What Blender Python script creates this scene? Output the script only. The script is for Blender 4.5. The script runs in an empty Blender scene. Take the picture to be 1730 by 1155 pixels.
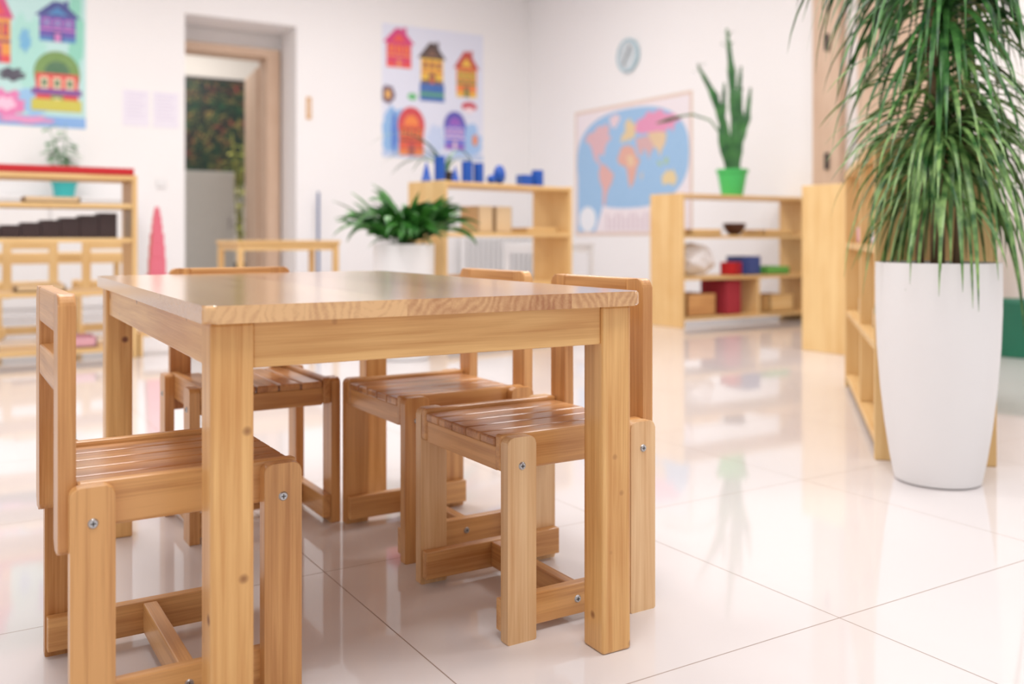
import bpy, bmesh, math, random
from mathutils import Vector, Matrix
random.seed(7)
S = bpy.context.scene
COL = S.collection
try:
    S.view_settings.view_transform = 'Standard'
    S.view_settings.look = 'None'
except Exception: pass

def lin(c):
    c = c/255.0
    return c/12.92 if c <= 0.04045 else ((c+0.055)/1.055)**2.4
def C(r, g, b): return (lin(r), lin(g), lin(b), 1.0)

# ------------------------------------------------------------ materials
def new_mat(name):
    m = bpy.data.materials.new(name); m.use_nodes = True
    nt = m.node_tree
    return m, nt, nt.nodes['Principled BSDF'], nt.nodes, nt.links
def mixc(N, L, fac, a, b, mode='MIX'):
    n = N.new('ShaderNodeMix'); n.data_type = 'RGBA'; n.blend_type = mode
    for i, v in ((0, fac), (6, a), (7, b)):
        if isinstance(v, bpy.types.NodeSocket): L.new(v, n.inputs[i])
        else: n.inputs[i].default_value = v
    return n.outputs[2]
def math_n(N, L, op, a, b=None):
    n = N.new('ShaderNodeMath'); n.operation = op
    for i, v in ((0, a), (1, b)):
        if v is None: continue
        if isinstance(v, bpy.types.NodeSocket): L.new(v, n.inputs[i])
        else: n.inputs[i].default_value = v
    return n.outputs[0]
def simple(name, col, rough=0.5, var=0.08, scale=12, metal=0.0, spec=0.5, trans=0.0):
    m, nt, B, N, L = new_mat(name)
    tc = N.new('ShaderNodeTexCoord'); nz = N.new('ShaderNodeTexNoise')
    nz.inputs['Scale'].default_value = scale; nz.inputs['Detail'].default_value = 3
    L.new(tc.outputs['Object'], nz.inputs['Vector'])
    dark = (col[0]*(1-var), col[1]*(1-var), col[2]*(1-var), 1)
    L.new(mixc(N, L, nz.outputs['Fac'], col, dark), B.inputs['Base Color'])
    B.inputs['Roughness'].default_value = rough
    B.inputs['Metallic'].default_value = metal
    B.inputs['Specular IOR Level'].default_value = spec
    return m
def wood(name, base, dark, axis, rough=0.36, ring=16, knots=0.0, staves=0.0, tint=0.12, contrast=0.2, coat=0.2, bands=0.8, band_scale=50, fine=1.1):
    m, nt, B, N, L = new_mat(name)
    tc = N.new('ShaderNodeTexCoord'); oi = N.new('ShaderNodeObjectInfo')
    sep = N.new('ShaderNodeSeparateXYZ'); L.new(tc.outputs['Object'], sep.inputs[0])
    xyz = [sep.outputs[0], sep.outputs[1], sep.outputs[2]]
    ax = 'xyz'.index(axis); cross = [i for i in range(3) if i != ax]
    rnd = oi.outputs['Random']
    if staves:
        idx = math_n(N, L, 'FLOOR', math_n(N, L, 'DIVIDE', xyz[cross[0]], staves))
        wn = N.new('ShaderNodeTexWhiteNoise'); wn.noise_dimensions = '1D'
        L.new(math_n(N, L, 'ADD', math_n(N, L, 'ADD', idx, 3.3), math_n(N, L, 'MULTIPLY', oi.outputs['Random'], 91.0)), wn.inputs['W'])
        rnd = wn.outputs['Value']
        sc = N.new('ShaderNodeSeparateColor'); L.new(wn.outputs['Color'], sc.inputs[0])
        o1 = math_n(N, L, 'MULTIPLY', math_n(N, L, 'SUBTRACT', sc.outputs[1], 0.5), 0.22)
        cc = math_n(N, L, 'SUBTRACT', xyz[cross[0]], math_n(N, L, 'MULTIPLY', idx, staves))
        xyz[cross[0]] = math_n(N, L, 'ADD', math_n(N, L, 'SUBTRACT', cc, staves/2), o1)
        xyz[cross[1]] = math_n(N, L, 'ADD', xyz[cross[1]], math_n(N, L, 'SUBTRACT', math_n(N, L, 'MULTIPLY', sc.outputs[2], 0.14), 0.07))
    else:
        xyz[cross[0]] = math_n(N, L, 'ADD', xyz[cross[0]], math_n(N, L, 'ADD', math_n(N, L, 'MULTIPLY', rnd, 0.31), 0.02))
        xyz[cross[1]] = math_n(N, L, 'ADD', xyz[cross[1]], math_n(N, L, 'SUBTRACT', 0.06, math_n(N, L, 'MULTIPLY', rnd, 0.13)))
    xyz[ax] = math_n(N, L, 'ADD', xyz[ax], math_n(N, L, 'MULTIPLY', rnd, 7.0))
    cmb = N.new('ShaderNodeCombineXYZ')
    for i in range(3): L.new(xyz[i], cmb.inputs[i])
    def noise(scale, stretch, detail, rough_, dist=0.0):
        mp = N.new('ShaderNodeMapping'); s = [1, 1, 1]; s[ax] = stretch
        mp.inputs['Scale'].default_value = s; L.new(cmb.outputs[0], mp.inputs['Vector'])
        nz = N.new('ShaderNodeTexNoise'); nz.inputs['Scale'].default_value = scale
        nz.inputs['Detail'].default_value = detail; nz.inputs['Roughness'].default_value = rough_
        nz.inputs['Distortion'].default_value = dist
        L.new(mp.outputs[0], nz.inputs['Vector']); return nz.outputs['Fac'], mp
    nb, mpb = noise(band_scale, 0.045, 3, 0.55, 0.5)
    nf, _ = noise(330, 0.018, 4, 0.65)
    n2, _ = noise(7, 0.6, 2, 0.5)
    wv = N.new('ShaderNodeTexWave'); wv.wave_type = 'RINGS'; wv.rings_direction = axis.upper()
    wv.inputs['Scale'].default_value = ring; wv.inputs['Distortion'].default_value = 9
    wv.inputs['Detail'].default_value = 2; wv.inputs['Detail Scale'].default_value = 0.9
    mpw = N.new('ShaderNodeMapping'); s = [1, 1, 1]; s[ax] = 0.09
    mpw.inputs['Scale'].default_value = s; L.new(cmb.outputs[0], mpw.inputs['Vector']); L.new(mpw.outputs[0], wv.inputs['Vector'])
    def ctr(sock, k): return math_n(N, L, 'MULTIPLY', math_n(N, L, 'SUBTRACT', sock, 0.5), k)
    f = math_n(N, L, 'ADD', ctr(nb, bands*2), 0.38)
    for extra in (ctr(nf, fine), ctr(n2, 0.8), ctr(wv.outputs['Fac'], contrast), ctr(rnd, tint*2)):
        f = math_n(N, L, 'ADD', f, extra)
    cl = N.new('ShaderNodeClamp'); L.new(f, cl.inputs[0])
    col = mixc(N, L, cl.outputs[0], base, dark)
    if knots:
        vo = N.new('ShaderNodeTexVoronoi'); vo.inputs['Scale'].default_value = knots
        L.new(cmb.outputs[0], vo.inputs['Vector'])
        rp = N.new('ShaderNodeValToRGB'); rp.color_ramp.elements[0].position = 0.06
        rp.color_ramp.elements[0].color = (1, 1, 1, 1); rp.color_ramp.elements[1].position = 0.13
        rp.color_ramp.elements[1].color = (0, 0, 0, 1); L.new(vo.outputs['Distance'], rp.inputs[0])
        col = mixc(N, L, rp.outputs[0], col, (dark[0]*0.36, dark[1]*0.22, dark[2]*0.16, 1))
    L.new(col, B.inputs['Base Color'])
    B.inputs['Roughness'].default_value = rough
    B.inputs['Coat Weight'].default_value = coat
    B.inputs['Coat Roughness'].default_value = 0.16
    bp = N.new('ShaderNodeBump'); bp.inputs['Strength'].default_value = 0.06; bp.inputs['Distance'].default_value = 0.002
    L.new(nf, bp.inputs['Height']); L.new(bp.outputs[0], B.inputs['Normal'])
    return m
def wood_set(prefix, base, dark, **k):
    return {a: wood(prefix+'_'+a, base, dark, a, **k) for a in 'xyz'}

W_TAB = wood_set('table_pine', C(236, 188, 122), C(194, 130, 64), knots=15.0)
W_TOP = wood('table_top_wood', C(228, 182, 128), C(168, 108, 62), 'y', rough=0.17, ring=30, staves=0.062, tint=0.42, contrast=0.3, coat=1.0, bands=0.45, fine=0.5)
W_CH = wood_set('chair_beech', C(226, 172, 110), C(176, 114, 58), tint=0.2)
W_CHL = wood_set('chair_maple', C(238, 200, 152), C(208, 156, 102), tint=0.12)
W_SEAT = wood('seat_slat_wood', C(218, 162, 108), C(164, 104, 58), 'y', rough=0.3, ring=20, staves=0.0468, tint=0.3, contrast=0.12, coat=0.4, bands=0.6)
W_SH = wood_set('shelf_birch', C(240, 206, 148), C(216, 168, 102), tint=0.08, rough=0.45, bands=0.6, band_scale=16, coat=0.0, fine=0.6)
W_DOOR = wood_set('door_oak', C(218, 190, 166), C(198, 164, 138), tint=0.08, rough=0.5, bands=0.6, band_scale=14, coat=0.0, fine=0.6)

M_WALL = simple('wall_paint', C(246, 243, 243), 0.7, 0.02, 3)
M_CEIL = simple('ceiling_paint', C(247, 246, 246), 0.8, 0.02, 3)
M_WHITE = simple('white_plastic', C(240, 238, 238), 0.35, 0.02, 6)
M_SCREW = simple('zinc_steel', C(190, 190, 192), 0.3, 0.1, 60, metal=0.9)
M_SLOT = simple('screw_recess', C(70, 66, 62), 0.6)
M_SOIL = simple('soil', C(70, 50, 38), 0.95, 0.5, 60)
M_BLUE = simple('blue_paint', C(30, 88, 186), 0.3, 0.15, 8)
M_RED = simple('red_paint', C(200, 34, 42), 0.35, 0.1)
M_PINK = simple('pink_paint', C(232, 120, 140), 0.4, 0.1)
M_BROWN = simple('dark_brown_paint', C(62, 44, 44), 0.4, 0.2)
M_GREENPOT = simple('green_plastic', C(76, 196, 104), 0.35, 0.08)
M_TEAL = simple('teal_ceramic', C(60, 184, 184), 0.35, 0.08)
M_TERRA = simple('dark_plastic', C(60, 54, 52), 0.5, 0.1)
M_CREAM = simple('cream_card', C(230, 202, 162), 0.6, 0.1)
M_GREY = simple('grey_laminate', C(196, 196, 190), 0.5, 0.08)
M_LILAC = simple('lilac_plastic', C(222, 212, 230), 0.5, 0.05)
M_ROSE = simple('rose_plastic', C(232, 176, 190), 0.5, 0.05)
M_TRUNK = simple('bark', C(160, 130, 100), 0.85, 0.45, 40)
def leaf_mat(name, a, b, scale, rough=0.38):
    m, nt, B, N, L = new_mat(name)
    tc = N.new('ShaderNodeTexCoord'); nz = N.new('ShaderNodeTexNoise')
    nz.inputs['Scale'].default_value = scale; nz.inputs['Detail'].default_value = 3
    L.new(tc.outputs['Object'], nz.inputs['Vector'])
    rp = N.new('ShaderNodeValToRGB'); rp.color_ramp.elements[0].position = 0.35; rp.color_ramp.elements[1].position = 0.65
    rp.color_ramp.elements[0].color = a; rp.color_ramp.elements[1].color = b
    L.new(nz.outputs['Fac'], rp.inputs[0]); L.new(rp.outputs[0], B.inputs['Base Color'])
    B.inputs['Roughness'].default_value = rough
    return m
L_DRAC = leaf_mat('dracaena_leaf', C(42, 94, 42), C(150, 188, 112), 26, 0.34)
L_DARK = leaf_mat('dracaena_upper_leaf', C(24, 72, 36), C(92, 152, 76), 22, 0.34)
L_LILY = leaf_mat('lily_leaf', C(28, 84, 32), C(78, 146, 58), 14)
L_EUPH = leaf_mat('euphorbia_skin', C(32, 86, 44), C(66, 128, 62), 12)

# floor
def floor_mat():
    m, nt, B, N, L = new_mat('glossy_tile')
    tc = N.new('ShaderNodeTexCoord'); sep = N.new('ShaderNodeSeparateXYZ'); L.new(tc.outputs['Object'], sep.inputs[0])
    T = 0.6215; lines = []
    for i, off in ((0, 0.602), (1, 1.006)):
        v = math_n(N, L, 'DIVIDE', math_n(N, L, 'SUBTRACT', sep.outputs[i], off-20*T), T)
        fr = math_n(N, L, 'FRACT', math_n(N, L, 'ADD', v, 0.5))
        ab = math_n(N, L, 'ABSOLUTE', math_n(N, L, 'SUBTRACT', fr, 0.5))
        lines.append(math_n(N, L, 'LESS_THAN', ab, 0.0010/T))
    ln = math_n(N, L, 'MAXIMUM', lines[0], lines[1])
    nz = N.new('ShaderNodeTexNoise'); nz.inputs['Scale'].default_value = 1.5; L.new(tc.outputs['Object'], nz.inputs['Vector'])
    base = mixc(N, L, nz.outputs['Fac'], C(228, 222, 221), C(221, 214, 214))
    L.new(mixc(N, L, ln, base, C(156, 138, 128)), B.inputs['Base Color'])
    L.new(math_n(N, L, 'ADD', math_n(N, L, 'MULTIPLY', ln, 0.5), 0.05), B.inputs['Roughness'])
    B.inputs['Specular IOR Level'].default_value = 0.6
    return m
M_FLOOR = floor_mat()
def art_mat():
    m, nt, B, N, L = new_mat('painted_paper')
    at = N.new('ShaderNodeAttribute'); at.attribute_name = 'Col'
    tc = N.new('ShaderNodeTexCoord'); nz = N.new('ShaderNodeTexNoise'); nz.inputs['Scale'].default_value = 25
    nz.inputs['Detail'].default_value = 3
    L.new(tc.outputs['Object'], nz.inputs['Vector'])
    f = math_n(N, L, 'MULTIPLY', nz.outputs['Fac'], 0.12)
    L.new(mixc(N, L, f, at.outputs['Color'], (1, 1, 1, 1)), B.inputs['Base Color'])
    B.inputs['Roughness'].default_value = 0.6
    return m
M_ART = art_mat()

# ------------------------------------------------------------ mesh helpers
def finish(name, bm, mats, parent=None, loc=(0, 0, 0), rot=(0, 0, 0), smooth=False):
    me = bpy.data.meshes.new(name)
    bmesh.ops.recalc_face_normals(bm, faces=bm.faces[:])
    bm.to_mesh(me); bm.free()
    if not isinstance(mats, (list, tuple)): mats = [mats]
    for m in mats: me.materials.append(m)
    if smooth:
        for p in me.polygons: p.use_smooth = True
    o = bpy.data.objects.new(name, me); COL.objects.link(o)
    o.location = loc; o.rotation_euler = rot
    if parent: o.parent = parent
    return o
def add_box(bm, sx, sy, sz, cx, cy, cz, bev=0.0, mi=0):
    t = bmesh.new(); bmesh.ops.create_cube(t, size=1)
    for v in t.verts: v.co = Vector((v.co.x*sx, v.co.y*sy, v.co.z*sz))
    if bev: bmesh.ops.bevel(t, geom=t.edges[:], offset=min(bev, 0.45*min(sx, sy, sz)), segments=2, affect='EDGES', profile=0.5)
    for v in t.verts: v.co += Vector((cx, cy, cz))
    merge(bm, t, mi)
def merge(bm, t, mi=0):
    mp = {}
    for v in t.verts: mp[v] = bm.verts.new(v.co)
    for f in t.faces:
        try:
            nf = bm.faces.new([mp[v] for v in f.verts]); nf.material_index = mi; nf.smooth = f.smooth
        except ValueError: pass
    t.free()
def box(name, sx, sy, sz, cx, cy, cz, mat, parent=None, bev=0.003, rot=(0, 0, 0)):
    bm = bmesh.new(); add_box(bm, sx, sy, sz, 0, 0, 0, bev)
    return finish(name, bm, mat, parent, (cx, cy, cz), rot)
def poly_prism(pts, t, bev=0.0):
    bm = bmesh.new()
    lo = [bm.verts.new((x, y, -t/2)) for x, y in pts]; hi = [bm.verts.new((x, y, t/2)) for x, y in pts]
    bm.faces.new(lo[::-1]); bm.faces.new(hi)
    n = len(pts)
    for i in range(n): bm.faces.new((lo[i], lo[(i+1) % n], hi[(i+1) % n], hi[i]))
    if bev:
        es = [e for e in bm.edges if abs(e.verts[0].co.z-e.verts[1].co.z) < 1e-7]
        bmesh.ops.bevel(bm, geom=es, offset=bev, segments=3, affect='EDGES', profile=0.5)
    return bm
def round_rect(x0, y0, x1, y1, r4, seg=5):
    pts = []
    cs = [(x0, y0, 180, r4[0]), (x1, y0, 270, r4[1]), (x1, y1, 0, r4[2]), (x0, y1, 90, r4[3])]
    for (x, y, a0, r) in cs:
        if r <= 0: pts.append((x, y)); continue
        cx = x + (r if x == x0 else -r); cy = y + (r if y == y0 else -r)
        for i in range(seg+1):
            a = math.radians(a0+90*i/seg); pts.append((cx+r*math.cos(a), cy+r*math.sin(a)))
    return pts
def lathe(name, prof, mat, parent=None, loc=(0, 0, 0), seg=40, rot=(0, 0, 0), cap=True):
    bm = bmesh.new(); rings = []
    for r, z in prof:
        if r < 1e-5: rings.append([bm.verts.new((0, 0, z))])
        else: rings.append([bm.verts.new((r*math.cos(2*math.pi*i/seg), r*math.sin(2*math.pi*i/seg), z)) for i in range(seg)])
    for a, b in zip(rings, rings[1:]):
        for i in range(seg):
            j = (i+1) % seg
            if len(a) == 1 and len(b) == 1: continue
            if len(a) == 1: bm.faces.new((a[0], b[i], b[j]))
            elif len(b) == 1: bm.faces.new((a[i], a[j], b[0]))
            else: bm.faces.new((a[i], a[j], b[j], b[i]))
    if cap:
        for rg in (rings[0], rings[-1]):
            if len(rg) > 1: bm.faces.new(rg)
    o = finish(name, bm, mat, parent, loc, rot, smooth=True)
    md = o.modifiers.new('es', 'EDGE_SPLIT'); md.split_angle = math.radians(35)
    return o
def tube(bm, pts, radii, n=8, rib=0.0):
    rings = []
    for k, p in enumerate(pts):
        p = Vector(p); a = Vector(pts[max(0, k-1)]); b = Vector(pts[min(len(pts)-1, k+1)])
        t = (b-a).normalized(); u = t.cross(Vector((0.3, 1, 0.1))).normalized(); w = t.cross(u)
        rg = []
        for i in range(n):
            r = radii[k]*(1 - (rib if i % 2 else 0))
            an = 2*math.pi*i/n
            rg.append(bm.verts.new(p+u*math.cos(an)*r+w*math.sin(an)*r))
        rings.append(rg)
    for a, b in zip(rings, rings[1:]):
        for i in range(n): bm.faces.new((a[i], a[(i+1) % n], b[(i+1) % n], b[i]))
    bm.faces.new(rings[0][::-1]); bm.faces.new(rings[-1])
def leaf(bm, base, az, p0, p1, length, width, seg=9, ell=False, curve=0.8, twist=0.0):
    pos = Vector(base); h = Vector((math.cos(az), math.sin(az), 0)); side0 = Vector((-math.sin(az), math.cos(az), 0))
    rows = []
    for i in range(seg+1):
        t = i/seg
        p = math.radians(p0+(p1-p0)*(t**curve))
        d = h*math.cos(p)+Vector((0, 0, 1))*math.sin(p)
        nrm = d.cross(side0).normalized()
        side = (side0*math.cos(twist*t)+nrm*math.sin(twist*t))
        if ell: w = width*max(0.05, math.sin(math.pi*max(0, (t-0.3)/0.7)**0.8)) if t > 0.3 else width*0.06
        else: w = width*min(1, 0.55+t*3)*(1-t**2.5)+0.0006
        rows.append((bm.verts.new(pos-side*w/2), bm.verts.new(pos+nrm*w*0.12), bm.verts.new(pos+side*w/2)))
        pos = pos+d*(length/seg)
    for a, b in zip(rows, rows[1:]):
        for k in (0, 1):
            f = bm.faces.new((a[k], a[k+1], b[k+1], b[k])); f.smooth = True
def empty(name, loc, rz=0.0, scale=1.0):
    e = bpy.data.objects.new(name, None); e.empty_display_size = 0.1
    COL.objects.link(e); e.location = loc; e.rotation_euler = (0, 0, rz); e.scale = (scale,)*3
    return e
def tag(o, label, cat, group=None):
    o['label'] = label; o['category'] = cat
    if group: o['group'] = group
    return o
def struct(o): o['kind'] = 'structure'; return o
def copy_tree(root, loc, rz, scale=1.0, label=None):
    def rec(o, par):
        c = o.copy(); COL.objects.link(c)
        if par: c.parent = par
        for ch in list(o.children): rec(ch, c)
        return c
    r = rec(root, None); r.location = loc; r.rotation_euler = (0, 0, rz); r.scale = (scale,)*3
    if label: r['label'] = label
    return r

# ------------------------------------------------------------ room
WY, WX = 8.7, 5.55
fl = struct(box('floor', 13, 17, 0.1, 0, 0, -0.05, M_FLOOR, bev=0))
for v in fl.data.vertices: v.co.x += 2.0; v.co.y += 4.5
bm = bmesh.new()
add_box(bm, 4.92, 0.5, 3.3, -3.0+2.46, WY+0.25, 1.65)
add_box(bm, WX-2.94, 0.5, 3.3, (WX+2.94)/2, WY+0.25, 1.65)
add_box(bm, 1.02, 0.5, 0.7, 2.43, WY+0.25, 2.95)
struct(finish('wall_back', bm, M_WALL))
bm = bmesh.new()
add_box(bm, 0.12, 0.12, 3.3, 2.93, WY+0.57, 1.65)
add_box(bm, 0.10, 0.12, 3.3, 1.90, WY+0.57, 1.65)
add_box(bm, 0.92, 0.12, 0.90, 2.41, WY+0.57, 2.85)
struct(finish('wall_doorway', bm, M_WALL))
bm = bmesh.new()
add_box(bm, 0.15, 12.2, 3.3, WX+0.075, 3.1, 1.65)
struct(finish('wall_right', bm, M_WALL))
struct(box('wall_hall', 4.5, 0.1, 3.3, 3.0, 12.2, 1.65, simple('hall_paint', C(222, 214, 204), 0.7, 0.05, 3), bev=0))
struct(box('ceiling', 13, 17, 0.1, 2.0, 4.5, 3.35, M_CEIL, bev=0))
struct(box('baseboard_right', 0.015, 4.3, 0.08, WX-0.0085, 6.9, 0.041, M_WHITE, bev=0.002))
struct(box('baseboard_back', 2.5, 0.015, 0.08, 4.25, WY-0.0085, 0.041, M_WHITE, bev=0.002))
struct(box('baseboard_back_left', 3.0, 0.015, 0.08, 0.4, WY-0.0085, 0.041, M_WHITE, bev=0.002))

# inner beige door frame with open leaf
bm = bmesh.new()
add_box(bm, 0.13, 0.26, 2.36, 2.855, WY+0.56, 1.18, 0.004)
add_box(bm, 0.05, 0.26, 2.36, 1.975, WY+0.56, 1.18, 0.004)
struct(finish('trim_1', bm, W_DOOR['z']))
struct(box('trim_3', 0.97, 0.26, 0.085, 2.435, WY+0.56, 2.403, W_DOOR['x'], bev=0.004))
d1 = empty('door_1', (2.80, WY+0.72, 0.0), -0.13); struct(d1)
box('door_leaf', 0.04, 0.8, 2.3, 0, 0.42, 1.16, W_DOOR['z'], d1)
lathe('door_handle', [(0.008, 0), (0.008, 0.05), (0.022, 0.055), (0.022, 0.075), (0, 0.08)], M_SCREW, d1, (-0.02, 0.72, 1.0), 16, (0, -math.pi/2, 0))
# right side door and frame
struct(box('trim_2', 0.08, 0.24, 2.7, WX-0.041, 4.62, 1.35, W_DOOR['z'], bev=0.006))
d2 = empty('door_2', (WX, 4.0, 0)); struct(d2)
box('door_leaf', 0.05, 0.78, 2.6, -0.027, -0.02, 1.3, W_DOOR['z'], d2)
for z in (1.15, 2.0):
    box('hinge', 0.02, 0.03, 0.12, -0.092, 0.60, z, M_TERRA, d2)

# ------------------------------------------------------------ table
def rounded_top(name, w, d, t, r, mat, parent, loc):
    bm = poly_prism(round_rect(0, 0, w, d, (r,)*4), t, 0.005)
    return finish(name, bm, mat, parent, loc)
def make_table(loc, rz, w, d, h, leg, ins, label, mats, topmat, apron=0.055):
    e = empty('child_table', loc, rz); tag(e, label, 'table')
    tt = 0.021
    rounded_top('table_top', w, d, tt, 0.014, topmat, e, (0, 0, h-tt/2))
    lz = h-tt
    for lx in (ins[0]+leg/2, w-ins[0]-leg/2):
        for ly in (ins[1]+leg/2, d-ins[1]-leg/2):
            bm = bmesh.new(); add_box(bm, leg, leg, lz, 0, 0, 0, 0.004)
            finish('leg', bm, mats['z'], e, (lx, ly, lz/2))
    az = lz-apron/2
    for y in (ins[1]+0.016, d-ins[1]-0.016):
        box('apron', w-2*ins[0]-2*leg, 0.02, apron, w/2, y, az, mats['x'], e, 0.002)
    for x in (ins[0]+0.016, w-ins[0]-0.016):
        box('apron', 0.02, d-2*ins[1]-2*leg, apron, x, d/2, az, mats['y'], e, 0.002)
    return e
make_table((0.262, 1.09, 0), math.radians(-1.4), 0.620, 1.0, 0.523, 0.05, (0.010, 0.015),
           'honey-coloured pine child table with laminated top, surrounded by small chairs', W_TAB, W_TOP)
make_table((1.56, 5.70, 0), 0, 0.66, 0.5, 0.585, 0.035, (0.01, 0.01),
           'light birch small table with square legs standing empty', W_SH, W_SH['x'], 0.04)
make_table((0.30, 6.95, 0), 0, 0.9, 0.6, 0.50, 0.04, (0.01, 0.01),
           'light birch low table behind the open shelf with red rods', W_SH, W_SH['x'], 0.05)
make_table((3.86, 5.95, 0), 0, 0.55, 0.5, 0.56, 0.035, (0.01, 0.01),
           'small white table with square legs near the map wall', {k: M_WHITE for k in 'xyz'}, M_WHITE, 0.05)

# ------------------------------------------------------------ chairs (front = -y local)
def screw(parent, loc, rot):
    bm = bmesh.new(); t = bmesh.new()
    bmesh.ops.create_cone(t, cap_ends=True, segments=20, radius1=0.0062, radius2=0.0048, depth=0.002); merge(bm, t, 0)
    add_box(bm, 0.006, 0.0012, 0.0006, 0, 0, 0.0011, 0, 1); add_box(bm, 0.0012, 0.006, 0.0006, 0, 0, 0.0011, 0, 1)
    o = finish('screw', bm, [M_SCREW, M_SLOT], parent, loc, rot)
    o['label'] = 'zinc cross-head screw'
def make_chair(loc, rz, label, legmats=W_CH, rest=W_CH, seatm=W_SEAT):
    e = empty('child_chair', loc, rz); tag(e, label, 'chair', 'small wooden chairs around the tables')
    H = 0.305; lw = 0.05; t = 0.02; hw = 0.155; hd = 0.14
    for sx in (-1, 1):
        for sy in (-1, 1):
            pts = round_rect(-lw/2, 0, lw/2, H, (0.002, 0.002, 0.011, 0.011))
            bm = poly_prism(pts, t, 0.0016)
            bmesh.ops.transform(bm, matrix=Matrix(((0, 0, 1, 0), (1, 0, 0, 0), (0, 1, 0, 0), (0, 0, 0, 1))), verts=bm.verts[:])
            lg = finish('leg', bm, legmats['z'], e, (sx*(hw-t/2), sy*(hd-lw/2), 0))
            screw(lg, (sx*(t/2+0.001), 0.0, 0.262), (0, sx*math.pi/2, 0))
    bm = bmesh.new(); n = 5; wd = 0.234; sw = wd/n
    for i in range(n):
        x = -wd/2+sw*(i+0.5)
        add_box(bm, sw-0.0032, 0.268, 0.014, x, -0.006, 0.293, 0.003)
    finish('seat', bm, seatm, e)
    for sx in (-1, 1):
        box('seat_rail', 0.018, 0.27, 0.055, sx*0.126, -0.005, 0.279, rest['y'], e, 0.004)
        st = box('stretcher', 0.018, 0.276, 0.048, sx*0.126, 0, 0.036, rest['y'], e, 0.002)
        screw(st, (sx*0.0098, 0, 0), (0, sx*math.pi/2, 0))
    box('seat_rail', 0.234, 0.018, 0.036, 0, -0.128, 0.268, rest['x'], e, 0.002)
    box('seat_rail', 0.234, 0.018, 0.036, 0, 0.115, 0.268, rest['x'], e, 0.002)
    box('stretcher', 0.234, 0.02, 0.044, 0, 0, 0.036, rest['x'], e, 0.002)
    bm = bmesh.new()
    ROT = Matrix(((1, 0, 0, 0), (0, 0, -1, 0), (0, 1, 0, 0), (0, 0, 0, 1)))
    for sx in (-1, 1):
        xa, xb = (0.090, 0.135) if sx > 0 else (-0.135, -0.090)
        r = (0.01, 0.01, 0.014, 0.0) if sx > 0 else (0.01, 0.01, 0.0, 0.014)
        p = poly_prism(round_rect(xa, 0.222, xb, 0.533, r), 0.02, 0.003)
        bmesh.ops.transform(p, matrix=ROT, verts=p.verts[:])
        merge(bm, p, 0)
    add_box(bm, 0.182, 0.0195, 0.048, 0, 0, 0.509, 0.003, 1)
    add_box(bm, 0.182, 0.0195, 0.042, 0, 0, 0.433, 0.003, 1)
    finish('backrest', bm, [rest['z'], rest['x']], e, (0, 0.141, 0))
    return e
ch = make_chair((0.862, 1.345, 0), math.radians(-90), 'small slatted beech chair with pale maple legs tucked under table side', W_CHL, W_CH)
ch2 = make_chair((0.278, 1.370, 0), math.radians(90), 'small slatted beech chair with honey legs beside table corner', W_CH, W_CH)
copy_tree(ch2, (0.583, 2.040, 0), 0, 1.0, 'small slatted beech chair tucked under the table end')
copy_tree(ch2, (0.881, 1.740, 0), math.radians(-90), 1.0, 'small slatted beech chair with front touching another chair corner')
ch3 = make_chair((0.50, 6.45, 0), math.radians(180), 'pale small chair pushed to the low table behind shelf', W_SH, W_SH, W_SH['y'])
ch3.scale = (1.1, 1.1, 1.1)
copy_tree(ch3, (0.93, 6.45, 0), math.radians(180), 1.1)

# ------------------------------------------------------------ shelf units: origin front-left, x length, y depth
def shelf_unit(loc, rz, Ln, D, H, levels, label, t=0.022, dividers=()):
    e = empty('shelf_unit', loc, rz); tag(e, label, 'shelf')
    box('side_panel', t, D, H, t/2, D/2, H/2, W_SH['z'], e)
    box('side_panel', t, D, H, Ln-t/2, D/2, H/2, W_SH['z'], e)
    box('top_board', Ln-2*t-0.001, D, t, Ln/2, D/2, H-t/2-0.004, W_SH['x'], e)
    for z in levels:
        box('shelf_board', Ln-2*t-0.001, D-0.01, t, Ln/2, D/2, z-t/2, W_SH['x'], e)
    for (x, z0, z1) in dividers:
        box('divider', t, D-0.02, z1-z0, x, D/2, (z0+z1)/2, W_SH['z'], e)
    return e
SR = shelf_unit((4.24, 4.76, 0), 0, 1.29, 0.33, 0.90, (0.07, 0.34, 0.62), 'open birch shelf with toys and a potted cactus on top', dividers=((0.72, 0.07, 0.318),))
MR = math.radians(12)
SM = shelf_unit((2.33, 4.49, 0), MR, 1.0, 0.32, 0.91, (0.07, 0.34, 0.63), 'open birch shelf with blue geometric solids on top')
SL = shelf_unit((-0.38, 5.03, 0), 0, 1.26, 0.32, 0.915, (0.06, 0.34, 0.60, 0.77), 'open birch shelf with red rods and dark stair blocks')
a = math.atan2(0.674, 0.738)
SNO = (2.175+1.34*0.738, 1.672+1.34*0.674, 0)
SN = shelf_unit(SNO, a+math.pi, 1.34, 0.30, 0.87, (0.05, 0.31, 0.58), 'tall birch shelf unit beside the white planter', dividers=((0.67, 0.05, 0.84),))
SE = shelf_unit((3.98, 3.23, 0), 0, 1.3, 0.29, 0.88, (0.05, 0.34, 0.62), 'birch shelf unit with a plain side panel')

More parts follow.
